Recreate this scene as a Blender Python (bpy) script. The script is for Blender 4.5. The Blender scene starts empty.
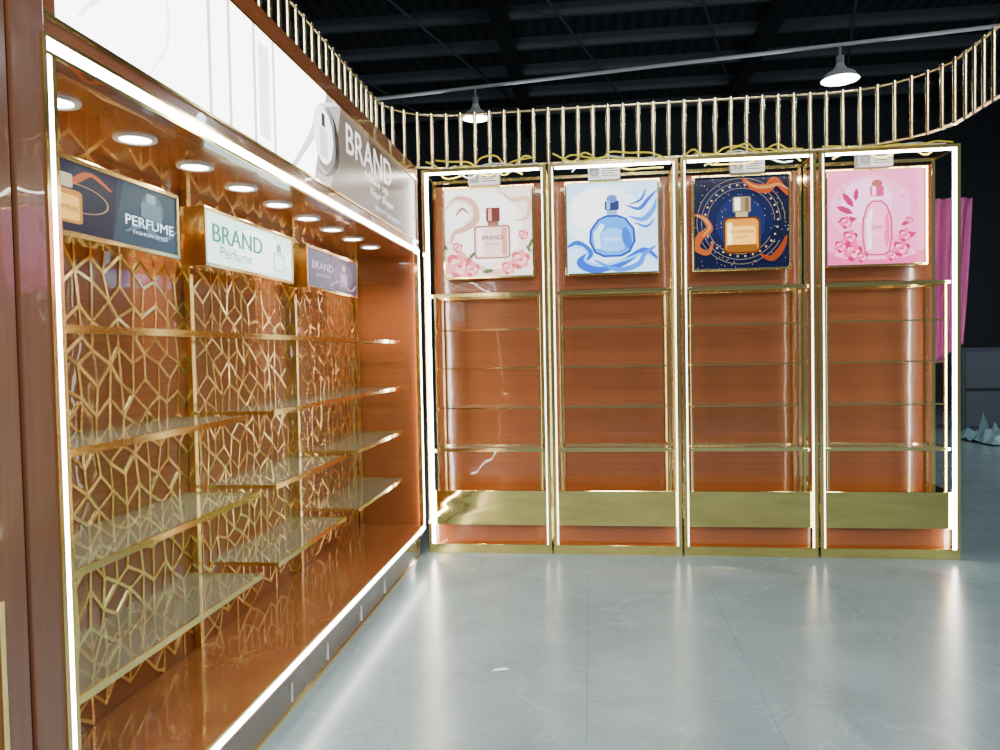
import bpy, math, random
from mathutils import Vector, Matrix
random.seed(7)
D = bpy.data; C = bpy.context; COL = C.scene.collection
PI = math.pi

# ------------------------------------------------------------------ materials
def new_mat(name):
    m = D.materials.new(name); m.use_nodes = True
    nt = m.node_tree; b = nt.nodes.get("Principled BSDF")
    return m, nt, b

def simple(name, col, rough=.4, metal=0, coat=0, em=None, es=0):
    m, nt, b = new_mat(name)
    b.inputs['Base Color'].default_value = (*col, 1)
    b.inputs['Roughness'].default_value = rough
    b.inputs['Metallic'].default_value = metal
    b.inputs['Coat Weight'].default_value = coat
    b.inputs['Coat Roughness'].default_value = .05
    if em:
        b.inputs['Emission Color'].default_value = (*em, 1)
        b.inputs['Emission Strength'].default_value = es
    return m

def add_bump(m, scale, dist, stretch=(1,1,1)):
    nt = m.node_tree; b = nt.nodes["Principled BSDF"]
    tc = nt.nodes.new('ShaderNodeTexCoord'); mp = nt.nodes.new('ShaderNodeMapping'); mp.inputs['Scale'].default_value = stretch
    n2 = nt.nodes.new('ShaderNodeTexNoise'); n2.inputs['Scale'].default_value = scale; n2.inputs['Detail'].default_value = 1
    bp = nt.nodes.new('ShaderNodeBump'); bp.inputs['Strength'].default_value = .3; bp.inputs['Distance'].default_value = dist
    nt.links.new(tc.outputs['Object'], mp.inputs[0]); nt.links.new(mp.outputs[0], n2.inputs['Vector'])
    nt.links.new(n2.outputs['Fac'], bp.inputs['Height']); nt.links.new(bp.outputs['Normal'], b.inputs['Normal'])

def wood(name, c1, c2, stretch, rough=.2, bump=.012, coat=.9):
    m, nt, b = new_mat(name)
    tc = nt.nodes.new('ShaderNodeTexCoord'); mp = nt.nodes.new('ShaderNodeMapping')
    mp.inputs['Scale'].default_value = stretch
    n = nt.nodes.new('ShaderNodeTexNoise'); n.inputs['Scale'].default_value = 1.0
    n.inputs['Detail'].default_value = 8; n.inputs['Roughness'].default_value = .75
    r = nt.nodes.new('ShaderNodeValToRGB')
    r.color_ramp.elements[0].position = .3; r.color_ramp.elements[0].color = (*c1, 1)
    r.color_ramp.elements[1].position = .7; r.color_ramp.elements[1].color = (*c2, 1)
    nt.links.new(tc.outputs['Object'], mp.inputs['Vector'])
    nt.links.new(mp.outputs['Vector'], n.inputs['Vector'])
    nt.links.new(n.outputs['Fac'], r.inputs['Fac'])
    nt.links.new(r.outputs['Color'], b.inputs['Base Color'])
    n2 = nt.nodes.new('ShaderNodeTexNoise'); n2.inputs['Scale'].default_value = 4.0
    nt.links.new(tc.outputs['Object'], n2.inputs['Vector'])
    bp = nt.nodes.new('ShaderNodeBump'); bp.inputs['Strength'].default_value = .25
    bp.inputs['Distance'].default_value = bump
    nt.links.new(n2.outputs['Fac'], bp.inputs['Height'])
    nt.links.new(bp.outputs['Normal'], b.inputs['Normal'])
    nt.links.new(bp.outputs['Normal'], b.inputs['Coat Normal'])
    b.inputs['Roughness'].default_value = rough
    b.inputs['Coat Weight'].default_value = coat
    b.inputs['Coat Roughness'].default_value = .02
    return m

M_wood = wood('lacquered_wood', (.235, .062, .018), (.345, .102, .031), (1.2, 1.2, 170))
M_woodv = wood('lacquered_wood_upright', (.19, .066, .031), (.26, .095, .047), (60, 60, 1.5))
M_gold = simple('polished_gold', (1.0, .77, .30), .12, 1)
M_goldt = simple('tube_gold', (1.0, .80, .42), .20, 1)
M_goldl = simple('lattice_gold', (.95, .73, .29), .20, 1)
M_goldb = simple('mirror_gold', (1.0, .76, .25), .06, 1); add_bump(M_goldb, 3, .012, (1, 1, 3))
M_led = simple('led_strip_light', (1, 1, 1), .5, em=(1, .99, .97), es=32)
M_led2 = simple('led_strip_dim', (1, 1, 1), .5, em=(1, .95, .82), es=7)
M_spot = simple('downlight_lens', (1, 1, 1), .5, em=(1, .96, .9), es=25)
M_white = simple('white_plastic', (.8, .8, .8), .4)
M_black = simple('black_plastic', (.02, .02, .022), .4)
M_grey = simple('grey_paint', (.35, .37, .4), .5)
M_dark = simple('dark_metal', (.05, .055, .06), .5, .5)
M_yel = simple('yellow_wire', (.95, .75, .05), .5)
M_pink = simple('pink_cloth', (.36, .06, .20), .8)
M_skirt = simple('skirt_lacquer', (.20, .115, .07), .14, coat=.8)

def glass_mat():
    m = D.materials.new('clear_glass'); m.use_nodes = True
    nt = m.node_tree; nt.nodes.clear(); L = nt.links.new
    o = nt.nodes.new('ShaderNodeOutputMaterial'); mx = nt.nodes.new('ShaderNodeMixShader'); m2 = nt.nodes.new('ShaderNodeMixShader')
    t = nt.nodes.new('ShaderNodeBsdfTransparent'); t.inputs['Color'].default_value = (.93, .97, .92, 1)
    d = nt.nodes.new('ShaderNodeBsdfDiffuse'); d.inputs['Color'].default_value = (.72, .80, .64, 1)
    m2.inputs[0].default_value = .10; L(t.outputs[0], m2.inputs[1]); L(d.outputs[0], m2.inputs[2])
    g = nt.nodes.new('ShaderNodeBsdfGlossy'); g.inputs['Roughness'].default_value = .025
    f = nt.nodes.new('ShaderNodeFresnel'); f.inputs['IOR'].default_value = 1.9
    ge = nt.nodes.new('ShaderNodeNewGeometry')
    inv = nt.nodes.new('ShaderNodeMath'); inv.operation = 'SUBTRACT'; inv.inputs[0].default_value = 1
    mu = nt.nodes.new('ShaderNodeMath'); mu.operation = 'MULTIPLY'
    L(ge.outputs['Backfacing'], inv.inputs[1]); L(f.outputs[0], mu.inputs[0]); L(inv.outputs[0], mu.inputs[1])
    L(mu.outputs[0], mx.inputs[0]); L(m2.outputs[0], mx.inputs[1])
    L(g.outputs[0], mx.inputs[2]); L(mx.outputs[0], o.inputs[0])
    return m
M_glass = glass_mat()

def floor_mat():
    m, nt, b = new_mat('grey_marble_tiles')
    L = nt.links.new
    tc = nt.nodes.new('ShaderNodeTexCoord'); mp = nt.nodes.new('ShaderNodeMapping')
    mp.inputs['Rotation'].default_value = (0, 0, PI/2); mp.inputs['Location'].default_value = (.35, .04, 0)
    L(tc.outputs['Object'], mp.inputs['Vector'])
    br = nt.nodes.new('ShaderNodeTexBrick'); br.offset = 0
    br.inputs['Scale'].default_value = 1; br.inputs['Brick Width'].default_value = 1.2
    br.inputs['Row Height'].default_value = .64; br.inputs['Mortar Size'].default_value = .0018
    br.inputs['Mortar Smooth'].default_value = .1
    br.inputs['Color1'].default_value = (.22, .295, .31, 1); br.inputs['Color2'].default_value = (.24, .315, .33, 1)
    br.inputs['Mortar'].default_value = (.17, .225, .235, 1)
    L(mp.outputs[0], br.inputs['Vector'])
    n = nt.nodes.new('ShaderNodeTexNoise'); n.inputs['Scale'].default_value = 1.6; n.inputs['Detail'].default_value = 8
    n.inputs['Distortion'].default_value = 1.2
    L(tc.outputs['Object'], n.inputs['Vector'])
    r = nt.nodes.new('ShaderNodeValToRGB'); e = r.color_ramp.elements
    e[0].position = .3; e[0].color = (.82, .82, .82, 1); e[1].position = .7; e[1].color = (1.12, 1.12, 1.12, 1)
    L(n.outputs['Fac'], r.inputs['Fac'])
    mx = nt.nodes.new('ShaderNodeMixRGB'); mx.blend_type = 'MULTIPLY'; mx.inputs[0].default_value = 1
    L(br.outputs['Color'], mx.inputs[1]); L(r.outputs['Color'], mx.inputs[2])
    n2 = nt.nodes.new('ShaderNodeTexNoise'); n2.inputs['Scale'].default_value = 1.1; n2.inputs['Detail'].default_value = 5
    n2.inputs['Distortion'].default_value = 2.5; L(mp.outputs[0], n2.inputs['Vector'])
    r2 = nt.nodes.new('ShaderNodeValToRGB'); e = r2.color_ramp.elements
    e[0].position = .49; e[0].color = (0, 0, 0, 1); e[1].position = .5; e[1].color = (.35, .35, .35, 1)
    k = r2.color_ramp.elements.new(.51); k.color = (0, 0, 0, 1)
    L(n2.outputs['Fac'], r2.inputs['Fac'])
    mx2 = nt.nodes.new('ShaderNodeMixRGB'); L(r2.outputs['Color'], mx2.inputs[0])
    L(mx.outputs[0], mx2.inputs[1]); mx2.inputs[2].default_value = (.38, .47, .48, 1)
    L(mx2.outputs[0], b.inputs['Base Color'])
    b.inputs['Roughness'].default_value = .23
    return m

def ceil_mat():
    m, nt, b = new_mat('dark_corrugated_roof')
    tc = nt.nodes.new('ShaderNodeTexCoord'); w = nt.nodes.new('ShaderNodeTexWave')
    w.bands_direction = 'X'; w.inputs['Scale'].default_value = 1.6; w.inputs['Distortion'].default_value = 0
    nt.links.new(tc.outputs['Object'], w.inputs['Vector'])
    r = nt.nodes.new('ShaderNodeValToRGB')
    r.color_ramp.elements[0].color = (.018, .022, .025, 1); r.color_ramp.elements[1].color = (.05, .055, .06, 1)
    nt.links.new(w.outputs['Fac'], r.inputs['Fac']); nt.links.new(r.outputs['Color'], b.inputs['Base Color'])
    b.inputs['Roughness'].default_value = .6
    return m

EM = {}
def em(col, s):
    k = (tuple(round(c, 3) for c in col), s)
    if k not in EM:
        EM[k] = simple('backlit_print', (0, 0, 0), .25, em=tuple(c for c in col), es=s)
        EM[k].node_tree.nodes["Principled BSDF"].inputs['Specular IOR Level'].default_value = .3
    return EM[k]

# ------------------------------------------------------------------ mesh builder
class B:
    def __init__(s): s.v = []; s.f = []; s.m = []; s.mats = []; s.sm = []
    def mi(s, mat):
        if mat not in s.mats: s.mats.append(mat)
        return s.mats.index(mat)
    def face(s, pts, mat, smooth=False):
        i = len(s.v); s.v += [tuple(p) for p in pts]
        s.f.append(list(range(i, i+len(pts)))); s.m.append(s.mi(mat)); s.sm.append(smooth)
    def box(s, x0, x1, y0, y1, z0, z1, mat):
        i = len(s.v)
        s.v += [(x0,y0,z0),(x1,y0,z0),(x1,y1,z0),(x0,y1,z0),(x0,y0,z1),(x1,y0,z1),(x1,y1,z1),(x0,y1,z1)]
        for q in ((0,3,2,1),(4,5,6,7),(0,1,5,4),(1,2,6,5),(2,3,7,6),(3,0,4,7)):
            s.f.append([i+a for a in q]); s.m.append(s.mi(mat)); s.sm.append(False)
    def tube(s, path, r, mat, n=8, radii=None, cap=True):
        path = [Vector(p) for p in path]; rings = []; up = None
        for k, p in enumerate(path):
            t = (path[min(k+1, len(path)-1)] - path[max(k-1, 0)]).normalized()
            if up is None: up = t.orthogonal().normalized()
            else: up = (up - t*up.dot(t)).normalized()
            sd = t.cross(up); rr = radii[k] if radii else r; i = len(s.v)
            for a in range(n):
                an = 2*PI*a/n; s.v.append(tuple(p + (up*math.cos(an) + sd*math.sin(an))*rr))
            rings.append(i)
        mi = s.mi(mat)
        for k in range(len(rings)-1):
            for a in range(n):
                b = (a+1) % n
                s.f.append([rings[k]+a, rings[k]+b, rings[k+1]+b, rings[k+1]+a]); s.m.append(mi); s.sm.append(True)
        if cap:   # separate cap vertices keep the tube shading straight
            s.face([s.v[rings[0]+a] for a in range(n)][::-1], mat)
            s.face([s.v[rings[-1]+a] for a in range(n)], mat)
    def obj(s, name, parent=None, loc=(0,0,0), rot=(0,0,0), bevel=0, label=None):
        me = D.meshes.new(name); me.from_pydata(s.v, [], s.f)
        for m in s.mats: me.materials.append(m)
        for p, mi, sm in zip(me.polygons, s.m, s.sm): p.material_index = mi; p.use_smooth = sm
        me.update()
        o = D.objects.new(name, me); COL.objects.link(o)
        o.location = loc; o.rotation_euler = rot
        if parent: o.parent = parent
        if bevel:
            bv = o.modifiers.new('bevel', 'BEVEL'); bv.width = bevel; bv.segments = 2; bv.limit_method = 'ANGLE'
        if label: o['label'] = label
        return o

def empty(name, loc, rot=(0,0,0), parent=None, label=None, cat=None, group=None):
    o = D.objects.new(name, None); COL.objects.link(o); o.location = loc; o.rotation_euler = rot
    o.empty_display_size = .1
    if parent: o.parent = parent
    if label: o['label'] = label
    if cat: o['category'] = cat
    if group: o['group'] = group
    return o

def text_mesh(txt):
    cu = D.curves.new('t', 'FONT'); cu.body = txt; cu.resolution_u = 4
    o = D.objects.new('t', cu); COL.objects.link(o); C.view_layer.update()
    ev = o.evaluated_get(C.evaluated_depsgraph_get()); me = ev.to_mesh()
    vs = [v.co.copy() for v in me.vertices]; fs = [list(p.vertices) for p in me.polygons]
    ev.to_mesh_clear(); D.objects.remove(o); D.curves.remove(cu)
    return vs, fs

def catmull(P, n=8):
    P = [Vector((p[0], p[1], p[2] if len(p) > 2 else 0)) for p in P]; out = []
    Q = [P[0]*2-P[1]] + P + [P[-1]*2-P[-2]]
    for i in range(1, len(Q)-2):
        for k in range(n):
            t = k/n
            out.append(.5*((2*Q[i]) + (Q[i+1]-Q[i-1])*t + (2*Q[i-1]-5*Q[i]+4*Q[i+1]-Q[i+2])*t*t + (3*Q[i]-Q[i-1]-3*Q[i+1]+Q[i+2])*t**3))
    out.append(P[-1]); return out

class Art:
    """flat backlit artwork in the local XZ plane facing -Y, coordinates 0..1"""
    def __init__(s, W, H, st, g=1.0): s.b = B(); s.W = W; s.H = H; s.st = st; s.n = 0; s.g = g
    def C(s, col, st=None): return em(tuple(c**s.g for c in col), st or s.st)
    def P(s, a, c):
        a = min(1, max(0, a)); c = min(1, max(0, c))
        return ((a-.5)*s.W, -.00012*s.n, (c-.5)*s.H)
    def poly(s, pts, col, st=None):
        s.n += 1; s.b.face([s.P(*p) for p in pts], s.C(col, st))
    def ell(s, cx, cy, rx, ry, col, rot=0, n=20, st=None):
        pts = []
        for k in range(n):
            t = 2*PI*k/n; x = rx*math.cos(t); y = ry*math.sin(t)
            pts.append((cx+x*math.cos(rot)-y*math.sin(rot), cy+x*math.sin(rot)+y*math.cos(rot)))
        s.poly(pts, col, st)
    def rrect(s, x0, y0, x1, y1, r, col, st=None):
        pts = []
        for cx, cy, a0 in ((x1-r, y0+r, -90), (x1-r, y1-r, 0), (x0+r, y1-r, 90), (x0+r, y0+r, 180)):
            for k in range(6):
                t = math.radians(a0+18*k); pts.append((cx+r*math.cos(t), cy+r*math.sin(t)))
        s.poly(pts, col, st)
    def rib(s, pts, w0, w1, col, st=None):
        s.n += 1; c = catmull(pts, 8); n = len(c); m = s.C(col, st)
        L = []
        for i, p in enumerate(c):
            t = (c[min(i+1, n-1)]-c[max(i-1, 0)]).normalized(); nn = Vector((-t.y, t.x, 0))
            u = i/(n-1); w = (w0+(w1-w0)*math.sin(u*PI))/2
            L.append((p+nn*w, p-nn*w))
        for i in range(n-1):
            s.b.face([s.P(*L[i][1][:2]), s.P(*L[i+1][1][:2]), s.P(*L[i+1][0][:2]), s.P(*L[i][0][:2])], m)
    def ring(s, cx, cy, r, w, col, a0=0, a1=360, n=48, st=None):
        s.rib([(cx+r*math.cos(math.radians(a0+(a1-a0)*k/n)), cy+r*math.sin(math.radians(a0+(a1-a0)*k/n))) for k in range(n+1)], w, w, col, st)
    def text(s, txt, cx, cy, w, h, col, st=None, slant=0, bold=0):
        vs, fs = text_mesh(txt); s.n += 1
        x0 = min(v.x for v in vs); x1 = max(v.x for v in vs); y0 = min(v.y for v in vs); y1 = max(v.y for v in vs)
        m = s.C(col, st)
        for dx in ((0,) if not bold else (-bold, 0, bold)):
            if dx: s.n += 1
            for f in fs:
                s.b.face([s.P(cx+dx+((vs[i].x-x0)/(x1-x0)-.5)*w + slant*((vs[i].y-y0)/(y1-y0)-.5), cy+((vs[i].y-y0)/(y1-y0)-.5)*h) for i in f], m)
    def rose(s, cx, cy, r, cols):
        for k in range(6):
            a = k*PI/3+.3; s.ell(cx+r*.55*math.cos(a), cy+r*.55*math.sin(a), r*.5, r*.42, cols[k % 2], a)
        for k in range(5):
            a = k*2*PI/5; s.ell(cx+r*.3*math.cos(a), cy+r*.3*math.sin(a), r*.38, r*.3, cols[2-(k % 2)], a)
        s.ell(cx, cy, r*.26, r*.22, cols[0]); s.ring(cx, cy, r*.16, r*.05, cols[2], 20, 300, 12)
    def leaf(s, cx, cy, l, a, col):
        c, n = math.cos(a), math.sin(a); pts = [(0, 0), (.3, .16), (.7, .15), (1, 0), (.7, -.15), (.3, -.16)]
        s.poly([(cx+l*(x*c-y*n), cy+l*(x*n+y*c)) for x, y in pts], col)

# ------------------------------------------------------------------ artworks
GM = 2.3
def art_rose(W, H):
    a = Art(W, H, 3.0, GM)
    a.poly([(0,0),(1,0),(1,1),(0,1)], (.93, .85, .80))
    a.poly([(0,.45),(.4,.5),(.6,1),(0,1)], (.99, .95, .91)); a.ell(.5, .55, .4, .4, (1, .97, .95))
    a.rib([(.0,.78),(.14,.9),(.32,.84),(.36,.66),(.24,.56),(.1,.5),(.06,.38)], .02, .08, (.78, .60, .52))
    a.rib([(.02,.82),(.15,.87),(.29,.8),(.3,.67),(.2,.6)], .01, .04, (.95, .84, .76))
    a.rib([(.12,.7),(.2,.78),(.28,.72)], .01, .03, (.6, .42, .36))
    a.rib([(.62,.98),(.78,.86),(.96,.86),(.95,.66),(.8,.62)], .01, .05, (.82, .66, .56))
    a.rib([(.28,.18),(.5,.06),(.75,.1),(1,.28)], .02, .1, (.86, .70, .62))
    a.rib([(.34,.18),(.52,.1),(.75,.13),(1,.32)], .01, .03, (1, .92, .86))
    a.rrect(.33,.2,.75,.58,.04,(.6,.40,.36)); a.rrect(.35,.22,.73,.56,.03,(.93,.78,.72))
    a.poly([(.37,.24),(.44,.24),(.44,.55),(.37,.55)], (1,.94,.92)); a.poly([(.65,.24),(.71,.24),(.71,.55),(.65,.55)], (.78,.55,.48))
    a.rrect(.49,.58,.62,.62,.01,(.5,.36,.28)); a.rrect(.475,.62,.635,.78,.015,(.38,.2,.2)); a.rrect(.5,.63,.54,.77,.01,(.8,.58,.5))
    a.text('BRAND', .545, .44, .24, .05, (.08,.03,.05), bold=.001); a.text('PERFUME', .545, .37, .15, .022, (.3,.15,.12))
    for x, y, r in ((.15,.13,.16),(.86,.18,.11),(.9,.46,.06),(.3,.09,.09),(.14,.34,.06),(.72,.09,.08)): a.rose(x, y, r, [(.76,.32,.36),(.90,.52,.54),(.98,.72,.70)])
    for x, y, l, t in ((.03,.3,.12,2.2),(.27,.2,.12,.8),(.93,.34,.1,-1),(.42,.05,.14,.1),(.96,.3,.12,1.2)): a.leaf(x, y, l, t, (.28,.4,.2))
    return a
def art_blue(W, H):
    a = Art(W, H, 3.0, GM)
    a.poly([(0,0),(1,0),(1,1),(0,1)], (.70,.87,1)); a.ell(.4,.62,.42,.36,(.88,.96,1)); a.ell(.32,.7,.28,.24,(1,1,1))
    a.rib([(.66,.74),(.8,.70),(.9,.8),(1,.9)], .01, .045, (.12,.32,.72)); a.rib([(.68,.62),(.84,.58),(.95,.68),(.99,.8)], .01, .06, (.22,.5,.86))
    a.rib([(.7,.75),(.82,.8),(.88,.92)], .01, .025, (.1,.25,.62)); a.rib([(.74,.55),(.88,.5),(.97,.58)], .01, .03, (.16,.4,.8))
    a.rib([(0,.3),(.12,.34),(.25,.22),(.14,.12),(.3,.04),(.6,.1),(.85,.24),(1,.14)], .03, .09, (.12,.32,.74))
    a.rib([(.02,.26),(.14,.3),(.22,.22),(.2,.14),(.36,.08),(.62,.13),(.85,.2),(1,.1)], .01, .03, (.42,.72,1))
    a.rib([(.3,.14),(.55,.03),(.78,.08),(.86,.2),(.98,.28)], .02, .06, (.2,.45,.84))
    body = [(.3,.22),(.24,.34),(.25,.48),(.34,.6),(.43,.64),(.57,.64),(.66,.6),(.75,.48),(.76,.34),(.7,.22),(.6,.17),(.4,.17)]
    a.poly(body, (.08,.24,.58)); a.poly([(.5+(x-.5)*.9, .40+(y-.40)*.9) for x, y in body], (.24,.54,.9)); a.poly([(.5+(x-.5)*.6, .36+(y-.40)*.55) for x, y in body], (.42,.7,.98))
    a.poly([(.31,.27),(.29,.44),(.37,.55),(.42,.53),(.36,.42),(.37,.27)], (.75,.93,1)); a.ell(.66,.38,.05,.12,(.13,.36,.76),.2)
    a.rrect(.44,.64,.56,.69,.01,(.45,.6,.75)); a.rrect(.42,.69,.58,.80,.02,(.1,.16,.34)); a.ell(.5,.82,.06,.045,(.25,.42,.7)); a.rrect(.44,.70,.48,.80,.01,(.4,.6,.85))
    a.text('BRAND', .5, .37, .17, .035, (.90,.96,1))
    for k in range(16): a.ell(random.uniform(.6,.98), random.uniform(.5,.95), .008, .008, (.2,.45,.85), n=8)
    return a
def art_navy(W, H):
    a = Art(W, H, 1.2, 1.25)
    a.poly([(0,0),(1,0),(1,1),(0,1)], (.010,.018,.085)); a.ell(.45,.55,.42,.4,(.015,.03,.13)); a.ell(.5,.5,.26,.3,(.03,.055,.22))
    for r in (.42,.36,.47): a.ring(.5,.52,r,.005,(.5,.42,.28),0,330)
    for k in range(140): a.ell(random.random(), random.random(), .005, .005, random.choice([(.9,.8,.5),(.5,.6,.9),(.9,.3,.3)]), n=6)
    for ang in range(0, 360, 12): a.ell(.5+.39*math.cos(math.radians(ang)), .52+.39*math.sin(math.radians(ang)), .011, .011, (1,.8,.4), n=8)
    a.rib([(.52,.97),(.64,.88),(.78,.86),(.86,.94),(1,.78)], .03, .1, (.7,.15,.02))
    a.rib([(.54,.95),(.66,.88),(.8,.88),(.9,.9),(1,.84)], .01, .035, (1,.45,.14))
    a.rib([(.0,.6),(.1,.56),(.16,.44),(.06,.36),(.02,.24),(.14,.18),(.2,.3)], .02, .08, (.75,.2,.03))
    a.rib([(.02,.6),(.12,.54),(.16,.45),(.08,.36)], .01, .03, (1,.5,.2))
    a.rib([(.7,.14),(.82,.1),(.92,.2),(.98,.34)], .02, .07, (.5,.11,.02))
    a.rrect(.31,.16,.70,.56,.06,(.25,.08,.01)); a.rrect(.33,.18,.68,.54,.05,(.8,.36,.04),2); a.rrect(.36,.23,.65,.46,.04,(1,.55,.11),2.8)
    a.poly([(.35,.22),(.40,.2),(.40,.5),(.35,.5)], (1,.85,.5),3); a.rrect(.34,.18,.67,.26,.03,(.5,.2,.02))
    a.rrect(.44,.56,.57,.61,.01,(.9,.75,.4)); a.rrect(.41,.61,.60,.78,.02,(.6,.48,.28)); a.rrect(.43,.63,.49,.77,.01,(1,.95,.8),3); a.rrect(.54,.62,.58,.77,.01,(.35,.25,.12))
    a.text('GLAMRARE', .505, .40, .26, .035, (.08,.02,.0)); a.text('PERFUME', .505, .34, .14, .02, (.12,.04,0))
    return a
def art_pink(W, H):
    a = Art(W, H, 2.8, 2.0)
    a.poly([(0,0),(1,0),(1,1),(0,1)], (.95,.45,.67)); a.ell(.45,.6,.42,.36,(.98,.55,.76)); a.ell(.42,.68,.26,.24,(1,.70,.87))
    a.poly([(0,0),(1,0),(1,.14),(0,.14)], (.85,.30,.53)); a.ell(.5,.12,.42,.07,(1,.55,.76))
    for x, y, l, t in ((.28,.62,.2,2.2),(.28,.55,.2,2.7),(.32,.5,.22,3.3),(.3,.68,.15,1.5),(.76,.4,.14,.6),(.74,.25,.2,.4)): a.leaf(x, y, l, t, (.62,.11,.32))
    for x, y, r in ((.24,.30,.08),(.2,.46,.07),(.27,.14,.1),(.76,.16,.09),(.8,.30,.07),(.84,.46,.04),(.14,.2,.07),(.36,.08,.06),(.66,.09,.06)): a.rose(x, y, r, [(.66,.08,.3),(.88,.28,.48),(1,.55,.72)])
    body = [(.38,.12),(.355,.3),(.36,.48),(.40,.62),(.46,.68),(.56,.68),(.62,.62),(.665,.48),(.67,.3),(.64,.12),(.58,.09),(.44,.09)]
    a.poly(body, (.72,.16,.40)); a.poly([(.51+(x-.51)*.88, .38+(y-.38)*.94) for x, y in body], (.99,.55,.74))
    a.poly([(.41,.16),(.4,.48),(.45,.60),(.47,.58),(.45,.46),(.46,.16)], (1,.88,.94)); a.ell(.61,.36,.03,.18,(.9,.3,.54))
    a.rrect(.46,.68,.56,.72,.01,(1,.8,.85)); a.rrect(.44,.72,.58,.84,.03,(.72,.2,.42)); a.ell(.51,.86,.055,.04,(.6,.3,.25)); a.rrect(.46,.73,.5,.83,.01,(1,.75,.87))
    a.ring(.51,.4,.085,.008,(1,.85,.6)); a.text('Love', .51, .40, .11, .05, (.6,.05,.25))
    for x, y in ((.15,.78),(.85,.78),(.1,.7),(.9,.62),(.75,.7)): a.leaf(x, y, .05, x*9, (.9,.3,.5))
    return a
def art_perfume(W, H):
    a = Art(W, H, 1.3, 1.35)
    a.poly([(0,0),(1,0),(1,1),(0,1)], (.04,.08,.13)); a.poly([(.45,0),(1,0),(1,1),(.55,1)], (.08,.14,.19)); a.poly([(.0,0),(.45,0),(.5,1),(0,1)], (.02,.03,.08))
    a.rib([(0,.9),(.15,.7),(.3,.9),(.45,.75)], .02, .06, (.7,.2,.04)); a.ring(.22,.5,.2,.01,(.6,.45,.2))
    a.rrect(.04,.12,.24,.6,.04,(.8,.4,.07)); a.rrect(.06,.16,.22,.52,.03,(1,.6,.15),2); a.rrect(.10,.62,.18,.82,.02,(.8,.7,.5)); a.text('GLAMRARE', .14, .33, .15, .08, (.1,.04,0))
    a.rib([(.55,.2),(.7,.35),(.85,.2),(1,.4)], .02, .08, (.2,.32,.4)); a.ell(.78,.66,.1,.27,(.16,.28,.34))
    a.rrect(.68,.5,.86,.76,.03,(.25,.38,.45)); a.rrect(.73,.76,.81,.92,.02,(.45,.58,.62))
    a.text('PERFUME', .76, .40, .42, .16, (.85,.95,1), 3); a.text('FASHION STYLE', .76, .22, .30, .06, (.8,.9,.95), 2)
    return a
def art_brand(W, H):
    a = Art(W, H, 3.6)
    a.poly([(0,0),(1,0),(1,1),(0,1)], (.62,.85,.8)); a.ell(.6,.5,.35,.45,(.9,1,.97)); a.rib([(.5,.1),(.7,.5),(.85,.3),(1,.7)], .03, .12, (1,1,1))
    a.text('BRAND', .33, .62, .54, .36, (.01,.16,.12), bold=.004); a.text('Perfume', .3, .27, .34, .22, (.02,.12,.18))
    a.rrect(.74,.15,.9,.58,.03,(.35,.55,.58)); a.rrect(.76,.2,.88,.52,.03,(.75,.9,.95)); a.rrect(.79,.6,.85,.8,.01,(.12,.25,.3))
    return a
def art_violet(W, H):
    a = Art(W, H, 1.1, 1.3)
    a.poly([(0,0),(1,0),(1,1),(0,1)], (.1,.08,.20)); a.poly([(0,0),(.5,0),(.4,1),(0,1)], (.17,.2,.34)); a.ell(.7,.5,.22,.4,(.22,.14,.36))
    a.rrect(.62,.15,.8,.6,.04,(.5,.3,.5)); a.rrect(.65,.2,.77,.54,.03,(.8,.6,.75)); a.rrect(.67,.62,.75,.82,.01,(.8,.7,.5))
    a.text('BRAND', .28, .6, .4, .2, (.9,.9,1)); a.text('perfume', .28, .35, .25, .12, (.7,.75,.9)); a.rib([(.4,.1),(.6,.3),(.85,.1),(1,.3)], .02, .07, (.6,.4,.5))
    return a
Y0, Y1 = 1.372, 4.62; Lc = Y1-Y0
def art_header(W, H):
    a = Art(W, H, 8)
    a.poly([(0,0),(1,0),(1,1),(0,1)], (1,.98,1))
    def X(Y): return (Y-Y0-.045)/W
    a.rib([(X(1.5),.1),(X(1.62),.5),(X(1.57),.95)], .003, .008, (.6,.58,.62)); a.rib([(X(1.75),0),(X(1.85),.4),(X(1.8),1)], .002, .005, (.7,.66,.7))
    for y in (2.05,2.17,2.34,2.49): a.poly([(X(y),0),(X(y)+.006,0),(X(y)+.006,1),(X(y),1)], (.42,.38,.38), 6)
    a.poly([(X(2.38),.1),(X(2.46),.1),(X(2.46),.9),(X(2.38),.9)], (.7,.68,.68), 6)
    a.poly([(X(2.86),0),(1,0),(1,1),(X(3.02),1)], (.55,.50,.50), 1.8); a.poly([(X(3.05),0),(1,0),(1,1),(X(3.2),1)], (.20,.15,.125), 1.2); a.poly([(X(3.8),0),(1,0),(1,1),(X(3.6),1)], (.10,.065,.05), .9)
    a.rib([(X(2.65),.0),(X(2.85),.45),(X(2.95),.8),(X(3.15),1)], .01, .02, (.8,.78,.8), 3)
    a.ell(X(3.0),.5,.04,.34,(.3,.26,.27),0,st=1.5); a.ell(X(2.975),.53,.036,.30,(.95,.92,.93),0,st=4)
    a.rib([(X(2.86),.16),(X(3.0),.12),(X(3.13),.34),(X(3.12),.72),(X(3.02),.88)], .003, .016, (.03,.02,.03), 1)
    a.rrect(X(2.93),.3,X(3.02),.6,.01,(.7,.66,.68), 3); a.rrect(X(2.955),.62,X(2.995),.76,.004,(.1,.08,.1), 1)
    a.text('BRAND', X(3.64), .72, .24, .34, (1,.98,.96), 2.2)
    a.text('Make up', X(3.74), .44, .13, .13, (1,.98,.96), 2); a.text('Your Shape', X(3.82), .28, .14, .13, (1,.98,.96), 2, slant=.01)
    a.text('BEAUTY ON BEAUTY', X(3.95), .12, .16, .06, (1,.95,.95), 1.6)
    return a

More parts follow.
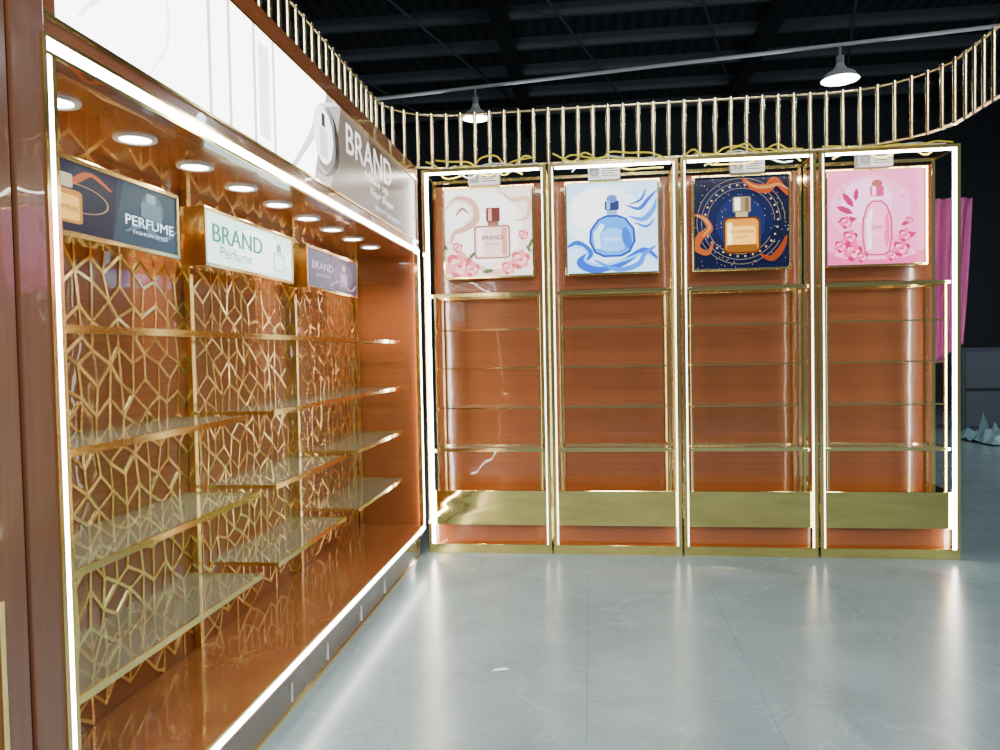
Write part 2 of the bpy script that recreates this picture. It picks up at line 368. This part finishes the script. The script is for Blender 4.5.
# ------------------------------------------------------------------ parts
def light_box(parent, x, y, z, W, H, T, artf, label):
    e = empty('light_box', (x, y, z), parent=parent, label=label)
    b = B(); w, h = W/2, H/2; t = .014
    b.box(-w, -w+t, 0, T, -h, h, M_gold); b.box(w-t, w, 0, T, -h, h, M_gold)
    b.box(-w+t, w-t, 0, T, h-t, h, M_gold); b.box(-w+t, w-t, 0, T, -h, -h+t, M_gold)
    b.box(-w+t, w-t, T-.008, T, -h+t, h-t, M_gold)
    b.obj('frame', e, bevel=.002)
    a = artf(W-2*t, H-2*t); a.b.obj('poster', e, loc=(0, .003+.00012*a.n, 0))
    return e

def unit(X0, X1, Yf, artf, idx, label, poster_label):
    W = X1-X0-.012; w = W/2; Dp = .35; H = 2.435
    r = empty('display_cabinet', ((X0+X1)/2, Yf, 0), label=label, cat='cabinet', group='perfume display cabinets along the rear')
    b = B(); b.box(-w+.004, w-.004, Dp-.02, Dp, .05, 2.395, M_wood); b.box(-.32, .32, Dp-.032, Dp-.02, 1.68, 2.38, M_wood); b.obj('back_panel', r, bevel=.002)
    b = B(); t = .022
    for x in (-w, w-t):
        b.box(x, x+t, 0, t, .06, H, M_gold); b.box(x, x+t, Dp-t, Dp, .06, H, M_gold)
        b.box(x, x+t, t, Dp-t, H-t, H, M_gold)
    b.box(-w+t, w-t, 0, t, H-t, H, M_gold); b.box(-w+t, w-t, Dp-t, Dp, H-t, H, M_gold)
    b.obj('frame', r, bevel=.0015)
    lw = .018
    for sx, strong in ((-1, idx == 0), (1, idx == 3)):
        b = B(); ww = lw if strong else .007; c = sx*(w-t-ww/2-.001)
        b.box(c-ww/2, c+ww/2, .001, .012, .06, H-t-.001, M_led if strong else M_led2); b.obj('led_strip', r)
    b = B(); b.box(-w+t+.021, w-t-.021, .001, .012, H-t-.013, H-t-.001, M_led); b.obj('led_strip', r)
    b = B(); s = .014; rx = w-.055
    for x in (-rx, rx-s):
        for y in (.05, .29): b.box(x, x+s, y, y+s, .396, 1.63, M_gold)
    for z in (1.63, .64):
        b.box(-rx-.02, rx+.02, .046, .064, z, z+.018, M_gold); b.box(-rx-.02, rx+.02, .29, .306, z, z+.018, M_gold)
        for x in (-rx-.02, rx+.004): b.box(x, x+.016, .064, .29, z, z+.018, M_gold)
    b.obj('shelf_rack', r, bevel=.001)
    for z in (1.645, 1.415, 1.17, .915, .655):
        b = B(); b.box(-rx+s+.001, rx-s-.001, .052, .30, z, z+.008, M_glass); b.box(-rx+s+.001, rx-s-.001, .045, .052, z-.001, z+.008, M_gold)
        b.obj('glass_shelf', r)
    b = B(); b.box(-w+.024, w-.024, .03, .325, .175, .395, M_goldb); b.obj('storage_box', r, bevel=.002, label='mirror gold storage box front')
    b = B(); b.box(-w, w, 0, Dp, 0, .06, M_goldb); b.obj('base', r, bevel=.003)
    b = B(); b.box(-w+.03, w-.03, .06, .32, .061, .174, M_wood); b.obj('plinth', r)
    light_box(r, 0, .20, 2.06, .60, .60, .07, artf, poster_label)
    b = B(); px = random.uniform(-.05, .05); b.box(-.1, .1, .16, .24, 2.362, 2.445, M_white)
    b.box(-.095, -.03, .158, .16, 2.37, 2.437, M_grey)
    for k in range(8):
        a = k*PI/4; b.box(-.062+.02*math.cos(a)-.004, -.062+.02*math.cos(a)+.004, .1565, .158, 2.404+.02*math.sin(a)-.004, 2.404+.02*math.sin(a)+.004, M_black)
    for k in range(4):
        b.box(-.015, .085-.02*(k % 2), .1585, .16, 2.38+k*.014, 2.385+k*.014, M_black)
    b.obj('power_supply', r, loc=(px, 0, 0), bevel=.001)
    for k in range(4):
        pts = []; x = -w+.03+.06*k; top = .02 if idx == 3 or k > 1 else .07
        while x < w-.04: pts.append((x, random.uniform(-.005, .11), H+.006+random.uniform(0, top))); x += random.uniform(.05, .13)
        for j in range(len(pts)):
            if random.random() < .2: pts[j] = (pts[j][0], .035, H-.05)
        b = B(); b.tube(catmull(pts, 6), .0055, M_white if k == 2 else M_yel, 6); b.obj('cable', r)
    return r

# ------------------------------------------------------------------ setting
def structure(b, name, **k):
    o = b.obj(name, **k); o['kind'] = 'structure'; return o
XL, XR, YB, YF, ZC = -7, 11, 16, -4, 6.2
b = B(); b.face([(XL,YF,0),(XR,YF,0),(XR,YB,0),(XL,YB,0)], floor_mat()); structure(b, 'floor')
M_c = ceil_mat(); M_purl = simple('purlin_steel', (.15,.165,.185), .5, .2)
b = B(); b.box(XL, XR, YF, YB, ZC, ZC+.05, M_c)
y = 2
while y < YB:
    b.box(XL, XR, y, y+.07, ZC-.18, ZC, M_purl); y += 1.1
for x in (-5, -1.2, 2.6, 6.4, 10):
    b.box(x-.1, x+.1, YF, YB, ZC-.42, ZC-.18, M_dark)
for k in range(-3, 6):
    b.tube([(k*2.0, 5, ZC-.2), (k*2.0+3.0, 15.8, ZC-.2)], .02, M_purl, 5)
structure(b, 'ceiling')
M_wallb = simple('dark_wall_cladding', (.04,.045,.055), .7)
b = B(); b.box(XL, XR, YB, YB+.1, 0, ZC, M_wallb); structure(b, 'wall_back')
b = B(); b.box(XL-.1, XL, YF, YB, 0, ZC, M_wallb); structure(b, 'wall_left')
b = B(); b.box(XR, XR+.1, YF, YB, 0, ZC, M_wallb); structure(b, 'wall_right')

# ------------------------------------------------------------------ rear row
Yf = 4.68; XS = [-1.065, -.265, .537, 1.339, 2.141]
arts = [art_rose, art_blue, art_navy, art_pink]
descs = ['cream light box with pink roses and a square rose perfume bottle', 'pale blue light box with a round blue perfume bottle and ribbons',
         'navy light box with an amber perfume bottle and orange ribbon', 'pink light box with a pink perfume bottle and flowers']
for i in range(4):
    L = ['gold-framed wooden display cabinet with rose perfume light box in the corner', 'gold-framed wooden display cabinet with blue perfume light box',
         'gold-framed wooden display cabinet with navy and amber light box', 'gold-framed wooden display cabinet with pink perfume light box at row end'][i]
    unit(XS[i], XS[i+1], Yf, arts[i], i, L, descs[i])

# ------------------------------------------------------------------ long cabinet
R = empty('wall_display_cabinet', (-1.07, Y0, 0), (0, 0, PI/2), label='long wooden perfume wall cabinet with gold lattice and glass shelves', cat='cabinet')
DB = .41; S = 1.89; HT = 2.40
b = B(); b.box(0, Lc, DB, DB+.03, 0, HT, M_wood); b.obj('back_panel', R)
b = B(); b.box(0, .03, .02, DB, .2, S, M_woodv); b.obj('side_panel', R)
b = B(); b.box(Lc-.03, Lc, .02, DB, .2, S, M_wood); b.obj('side_panel', R)
b = B(); b.box(0, Lc, 0, DB, .155, .2, M_wood); b.box(0, Lc, .03, DB, 0, .155, M_skirt); b.obj('plinth', R, bevel=.002)
b = B(); b.box(0, Lc, .024, .03, 0, .012, M_gold); b.box(0, Lc, -.004, 0, .196, .204, M_gold)
b.obj('plinth_trim', R)
for x in (1.18, 1.55, 2.0, 2.4):
    b = B(); b.box(x, x+.006, .022, .03, .03, .10, M_white); b.obj('door_pull', R, bevel=.001, label='slim white vertical pull')
b = B(); b.box(0, Lc, .05, DB, S, S+.015, M_wood)
b.box(0, Lc, 0, .05, S, S+.08, M_wood); b.box(0, Lc, 0, .05, S+.465, HT+.03, M_wood); b.box(0, .05, 0, .05, S+.08, S+.465, M_wood); b.box(Lc-.04, Lc, 0, .05, S+.08, S+.465, M_wood)
b.box(0, Lc, .05, DB, HT-.02, HT, M_wood); b.box(.0, Lc, .05, .06, S+.015, HT-.02, M_wood)
b.obj('header', R, bevel=.001)
b = B()
for z in (S+.002, S+.037, S+.078, S+.462): b.box(0, Lc, -.005, 0, z-.004, z+.004, M_gold)
b.box(0, .010, -.005, .02, 0, S, M_gold); b.box(.028, .04, -.005, .02, .2, S, M_gold)
b.box(Lc-.012, Lc, -.005, .02, .2, S, M_gold); b.box(Lc-.05, Lc-.04, -.005, .02, .2, S, M_gold)
b.obj('gold_trim', R)
for args in ((.012, Lc-.012, -.006, -.001, S+.008, S+.031), (.012, .026, -.004, .015, .2, S-.003), (Lc-.038, Lc-.014, -.004, .015, .2, S-.003), (.012, Lc-.012, -.006, -.001, .172, .188)):
    b = B(); b.box(*args, M_led); b.obj('led_strip', R)
a = art_header(Lc-.09, .384); a.b.obj('sign_panel', R, loc=(Lc/2, .006, S+.272), label='backlit white and taupe perfume banner')
# lattice
b = B(); A = .074; ST = 1.3; sx, sz = math.sqrt(3)*A, 1.5*A*ST
pts = {}
def key(x, z): return (round(x, 3), round(z, 3))
def J(x, z):
    k = key(x, z)
    if k not in pts: pts[k] = (x+random.uniform(-.2, .2)*A, z+random.uniform(-.2, .2)*A)
    return pts[k]
seen = set(); edges = []
nx = int(Lc/sx)+2; nz = int(1.75/sz)+2
for j in range(nz):
    for i in range(nx):
        cx = (i+.5*(j % 2))*sx; cz = .2+j*sz
        hv = [(cx+.5*sx*u, cz+A*ST*v) for u, v in ((0,1),(1,.5),(1,-.5),(0,-1),(-1,-.5),(-1,.5))]
        for k in range(6):
            p, q = hv[k], hv[(k+1) % 6]; kk = tuple(sorted((key(*p), key(*q))))
            if kk in seen: continue
            seen.add(kk); edges.append((J(*p), J(*q)))
        c0 = J(cx, cz)
        for k in ((0,2,4), (1,3,5), (0,2,3,5))[(i+2*j) % 3]: edges.append((c0, J(*hv[k])))
for p, q in edges:
    if not (.03 < p[0] < Lc-.03 and .03 < q[0] < Lc-.03 and .2 < p[1] < S and .2 < q[1] < S): continue
    d = Vector((q[0]-p[0], q[1]-p[1]))
    if d.length < .01: continue
    d.normalize(); n = Vector((-d.y, d.x))*.0052; e = d*.003
    c = [(p[0]-e.x-n.x, p[1]-e.y-n.y), (q[0]+e.x-n.x, q[1]+e.y-n.y), (q[0]+e.x+n.x, q[1]+e.y+n.y), (p[0]-e.x+n.x, p[1]-e.y+n.y)]
    t1 = random.uniform(-.0008, .0008); yl = DB-.0035
    f = [(c[0][0], yl+t1, c[0][1]), (c[1][0], yl+t1, c[1][1]), (c[2][0], yl-t1, c[2][1]), (c[3][0], yl-t1, c[3][1])]
    b.face(f, M_goldl)
    for u, v in ((f[0], f[1]), (f[2], f[3])): b.face([u, (u[0], DB, u[2]), (v[0], DB, v[2]), v], M_goldl)
b.obj('gold_lattice', R, label='polished gold geometric lattice on wood')
for Yp in (1.64, 2.59, 3.56, 4.57):
    b = B(); x = Yp-Y0; b.box(x-.012, x+.012, DB-.03, DB-.006, .2, S, M_gold); b.obj('upright', R, bevel=.001)
def shelf(Ya, Yb, z):
    b = B(); x0, x1 = Ya-Y0, Yb-Y0
    b.box(x0, x1, .105, DB-.032, z, z+.008, M_glass)
    b.box(x0-.003, x1+.003, .098, .105, z-.007, z+.012, M_gold)
    b.box(x0-.004, x0, .105, DB-.032, z-.004, z+.010, M_gold); b.box(x1, x1+.004, .105, DB-.032, z-.004, z+.010, M_gold)
    b.obj('glass_shelf', R)
DZ = .032
shelf(1.50, 4.5, 1.315+DZ)
shelf(1.55, 2.42, 1.035+DZ); shelf(2.64, 4.5, 1.035+DZ)
for z in (.76+DZ, .47+DZ):
    shelf(1.55, 2.50, z); shelf(2.64, 3.40, z); shelf(3.60, 4.5, z)
for Ya, Yb, f, l in ((1.66, 2.27, art_perfume, 'dark blue light box with amber perfume bottle and white lettering'), (2.43, 3.19, art_brand, 'pale mint light box with teal lettering'), (3.35, 4.10, art_violet, 'violet light box with small perfume bottle')):
    light_box(R, (Ya+Yb)/2-Y0, .235, 1.695, Yb-Ya, .205, .09, f, l)
for k in range(9):
    x = 1.645+.3165*k-Y0
    e = empty('downlight', (x, .18, S), parent=R)
    b = B(); n = 24
    for a in range(n):
        t0, t1 = 2*PI*a/n, 2*PI*(a+1)/n
        for (r0, h0, r1, h1, m) in ((.058, 0, .056, -.006, M_white), (.056, -.006, .043, -.006, M_white), (.043, -.006, .040, -.001, M_white)):
            b.face([(r0*math.cos(t0), r0*math.sin(t0), h0), (r0*math.cos(t1), r0*math.sin(t1), h0), (r1*math.cos(t1), r1*math.sin(t1), h1), (r1*math.cos(t0), r1*math.sin(t0), h1)], m, True)
    b.obj('bezel', e)
    b = B(); b.face([(.041*math.cos(2*PI*a/n), .041*math.sin(2*PI*a/n), -.003) for a in range(n)][::-1], M_spot); b.obj('lens', e)
    li = D.lights.new('downlight_lamp', 'SPOT'); li.energy = 20; li.color = (1, .94, .84); li.spot_size = math.radians(140); li.spot_blend = .5; li.shadow_soft_size = .03
    lo = D.objects.new('lamp', li); COL.objects.link(lo); lo.parent = e; lo.location = (0, 0, -.015)

# ------------------------------------------------------------------ pillar
P = empty('pillar', (-1.2, 1.2, 0), label='brown wooden end pillar with gold edge strips beside long cabinet', cat='pillar')
b = B(); b.box(-.25, .145, .080, .168, 0, 2.75, M_woodv); b.box(-.25, .140, -.25, .074, 0, 2.75, M_woodv); b.box(-.25, .125, .074, .080, 0, 2.75, M_black); b.obj('body', P, bevel=.002)
b = B(); b.box(.140, .146, .0, .012, 0, .85, M_gold); b.box(.145, .149, .157, .169, 0, 1.92, M_gold); b.obj('gold_strip', P)

# ------------------------------------------------------------------ gold railing canopy
RX = -1.29
path = [(RX, 1.45 + k*.1) for k in range(31)]
for k in range(13):
    t = PI - k*PI/24; path.append((RX+.40+.40*math.cos(t), 4.47+.40*math.sin(t)))
path += [(-.8+k*.1, 4.87) for k in range(23)]
for k in range(1, 13):
    t = PI/2 - k*PI/24; path.append((1.45+.55*math.cos(t), 4.32+.55*math.sin(t)))
path += [(2.0, 4.25-k*.1) for k in range(22)]
Z0, Z1 = 2.475, 2.835
G = empty('gold_railing', (0, 4.87, Z0), label='curved crown of vertical gold tubes above the cabinets', cat='railing')
def off(p, z): return (p[0], p[1]-4.87, z-Z0)
for zz in (Z0, Z1-.02):
    b = B(); b.tube([off(p, zz+.01) for p in path], .009, M_goldt, 8); b.obj('rail', G)
b = B(); b.tube([(0, 0, 0), (0, 0, Z1-Z0)], .0125, M_goldt, 20)
dist = 0; nxt = 0; last = path[0]; first = None
for p in path[1:]:
    seg = math.dist(last, p)
    while nxt <= dist+seg:
        u = (nxt-dist)/seg; q = (last[0]+(p[0]-last[0])*u, last[1]+(p[1]-last[1])*u)
        if first is None: first = b.obj('baluster', G, loc=off(q, Z0))
        else:
            o = first.copy(); o.parent = G; o.location = off(q, Z0); COL.objects.link(o)
        nxt += .095
    dist += seg; last = p

# ------------------------------------------------------------------ pendant lamps and conduit
M_bulb = simple('bulb_glow', (1,1,1), em=(.9,.98,1), es=20)
def pendant(x, y, ztop, r):
    e = empty('pendant_lamp', (x, y, ztop), label='white industrial bell pendant lamp hanging from conduit', cat='lamp', group='industrial pendant lamps')
    b = B(); b.tube([(0,0,0),(0,0,-.12)], .014, M_grey, 8); b.tube([(0,0,-.10),(0,0,-.20)], .04, M_grey, 12); b.obj('stem', e)
    b = B(); prof = [(.035, -.17), (.05, -.21), (.4*r, -.245), (.8*r, -.29), (r, -.35), (r*1.02, -.355)]
    b.tube([(0,0,h) for _, h in prof], 0, M_white, 24, radii=[q for q, _ in prof], cap=False); b.obj('lamp_shade', e)
    b = B(); pr = [(.05,-.25),(.11,-.30),(.14,-.345),(.11,-.38),(.03,-.40)]
    b.tube([(0,0,h) for _, h in pr], 0, M_bulb, 16, radii=[q*r/.24 for q, _ in pr]); b.obj('bulb', e)
    li = D.lights.new('lamp', 'POINT'); li.energy = 50; li.color = (.85,.95,1); li.shadow_soft_size = .1
    lo = D.objects.new('lamp', li); COL.objects.link(lo); lo.parent = e; lo.location = (0,0,-.48)
pendant(2.70, 8.6, 4.497, .19)
pendant(-1.38, 9.2, 4.497, .16)
b = B(); b.tube([(-3.2, 9.47, 4.52), (-1.38, 9.2, 4.52), (2.70, 8.6, 4.52), (5.2, 8.23, 4.52)], .022, M_white, 8)
o = b.obj('conduit_pipe'); o['label'] = 'thin white conduit pipe carrying the pendant lamps'; o['category'] = 'pipe'

# ------------------------------------------------------------------ background clutter on the open side
def cloth():
    b = B(); nx, nz = 24, 14; g = []
    for j in range(nz+1):
        for i in range(nx+1):
            u, v = i/nx, j/nz
            g.append((u*.27*(1-.25*v), .03*math.sin(u*22+v*2)+.012*math.sin(u*41), -v*.98 - .06*math.sin(u*5)*v))
    mi = b.mi(M_pink); b.v = g
    for j in range(nz):
        for i in range(nx):
            k = j*(nx+1)+i; b.f.append([k, k+1, k+nx+2, k+nx+1]); b.m.append(mi); b.sm.append(True)
    o = b.obj('fabric_drape', loc=(2.12, 5.09, 2.19)); o['label'] = 'crumpled pink fabric hanging behind the end cabinet'; o['category'] = 'fabric'
    m = o.modifiers.new('s', 'SOLIDIFY'); m.thickness = .004
cloth()
M_panel = simple('grey_panel', (.08,.095,.12), .5); M_panel2 = simple('grey_panel_face', (.12,.135,.16), .5)
for k, (x, y, w, h, t) in enumerate(((5.3, 11.6, 1.3, 1.2, .08), (6.8, 12.4, 1.6, 1.5, .1))):
    b = B(); b.box(0, w, 0, t, 0, h, M_panel); b.box(.06, w-.06, -.012, 0, .06, h-.06, M_panel2); b.box(.05, w-.05, -.02, -.012, h*.5-.02, h*.5+.02, M_dark)
    o = b.obj('panel', loc=(x, y, 0), bevel=.004); o['label'] = 'grey boxed panel standing on the workshop floor'; o['category'] = 'panel'
def sheet(x, y, s, col, name, lab):
    b = B(); n = 9; m = simple(name+'_mat', col, .35)
    for j in range(n+1):
        for i in range(n+1):
            b.v.append(((i/n-.5)*s, (j/n-.5)*s, .01+abs(random.gauss(0, .16))*s*(1 if 0 < i < n and 0 < j < n else .2)))
    mi = b.mi(m)
    for j in range(n):
        for i in range(n):
            k = j*(n+1)+i; b.f.append([k, k+1, k+n+2, k+n+1]); b.m.append(mi); b.sm.append(False)
    o = b.obj(name, loc=(x, y, 0), rot=(0,0,random.random()*3)); o['label'] = lab; o['category'] = 'plastic sheet'
sheet(5.2, 10.3, .8, (.22,.36,.39), 'plastic_sheet', 'crumpled pale plastic wrapping lying on the floor')
sheet(6.2, 9.4, .7, (.35,.4,.44), 'plastic_sheet', 'crumpled white foam wrapping lying on the floor')
b = B(); b.face([(0,0,.002),(.05,.01,.003),(.045,.035,.006),(.01,.03,.002)], M_white); b.face([(.05,.01,.003),(.07,.03,.002),(.045,.035,.006)], M_white)
o = b.obj('paper_scrap', loc=(-.42, 2.93, 0)); o['label'] = 'tiny pale paper scrap on the tile floor'; o['category'] = 'scrap'

# ------------------------------------------------------------------ lights
def area(loc, rot, size, e, col):  # unseen fill lights, added to brighten the floor, rear row and background
    li = D.lights.new('overhead_fill', 'AREA'); li.shape = 'DISK'; li.size = size; li.energy = e; li.color = col
    o = D.objects.new('overhead_fill', li); COL.objects.link(o); o.location = loc; o.rotation_euler = rot
area((1.5, 1.0, 5.2), (0, 0, 0), 1.2, 150, (.82, .95, 1))
area((3.5, -1.5, 5.2), (0, 0, 0), 1.2, 130, (.82, .95, 1))
area((0.5, -2.5, 5.0), (math.radians(35), 0, 0), 1.2, 230, (.95, .98, 1))
area((6.5, 9.0, 5.4), (0, 0, 0), 1, 110, (.86, .95, 1))
w = D.worlds.new('World'); C.scene.world = w; w.use_nodes = True
w.node_tree.nodes['Background'].inputs[0].default_value = (.55, .7, .78, 1)
w.node_tree.nodes['Background'].inputs[1].default_value = .22

# ------------------------------------------------------------------ camera
cam = D.cameras.new('camera'); cam.sensor_width = 36; cam.lens = 27; cam.clip_start = .02
co = D.objects.new('camera', cam); COL.objects.link(co)
co.matrix_world = Matrix.Translation((0, 0, 1.28)) @ Matrix.Rotation(math.radians(7.07), 4, 'Z') @ Matrix.Rotation(math.radians(90-1.8), 4, 'X') @ Matrix.Rotation(math.radians(-1.1), 4, 'Z')
C.scene.camera = co
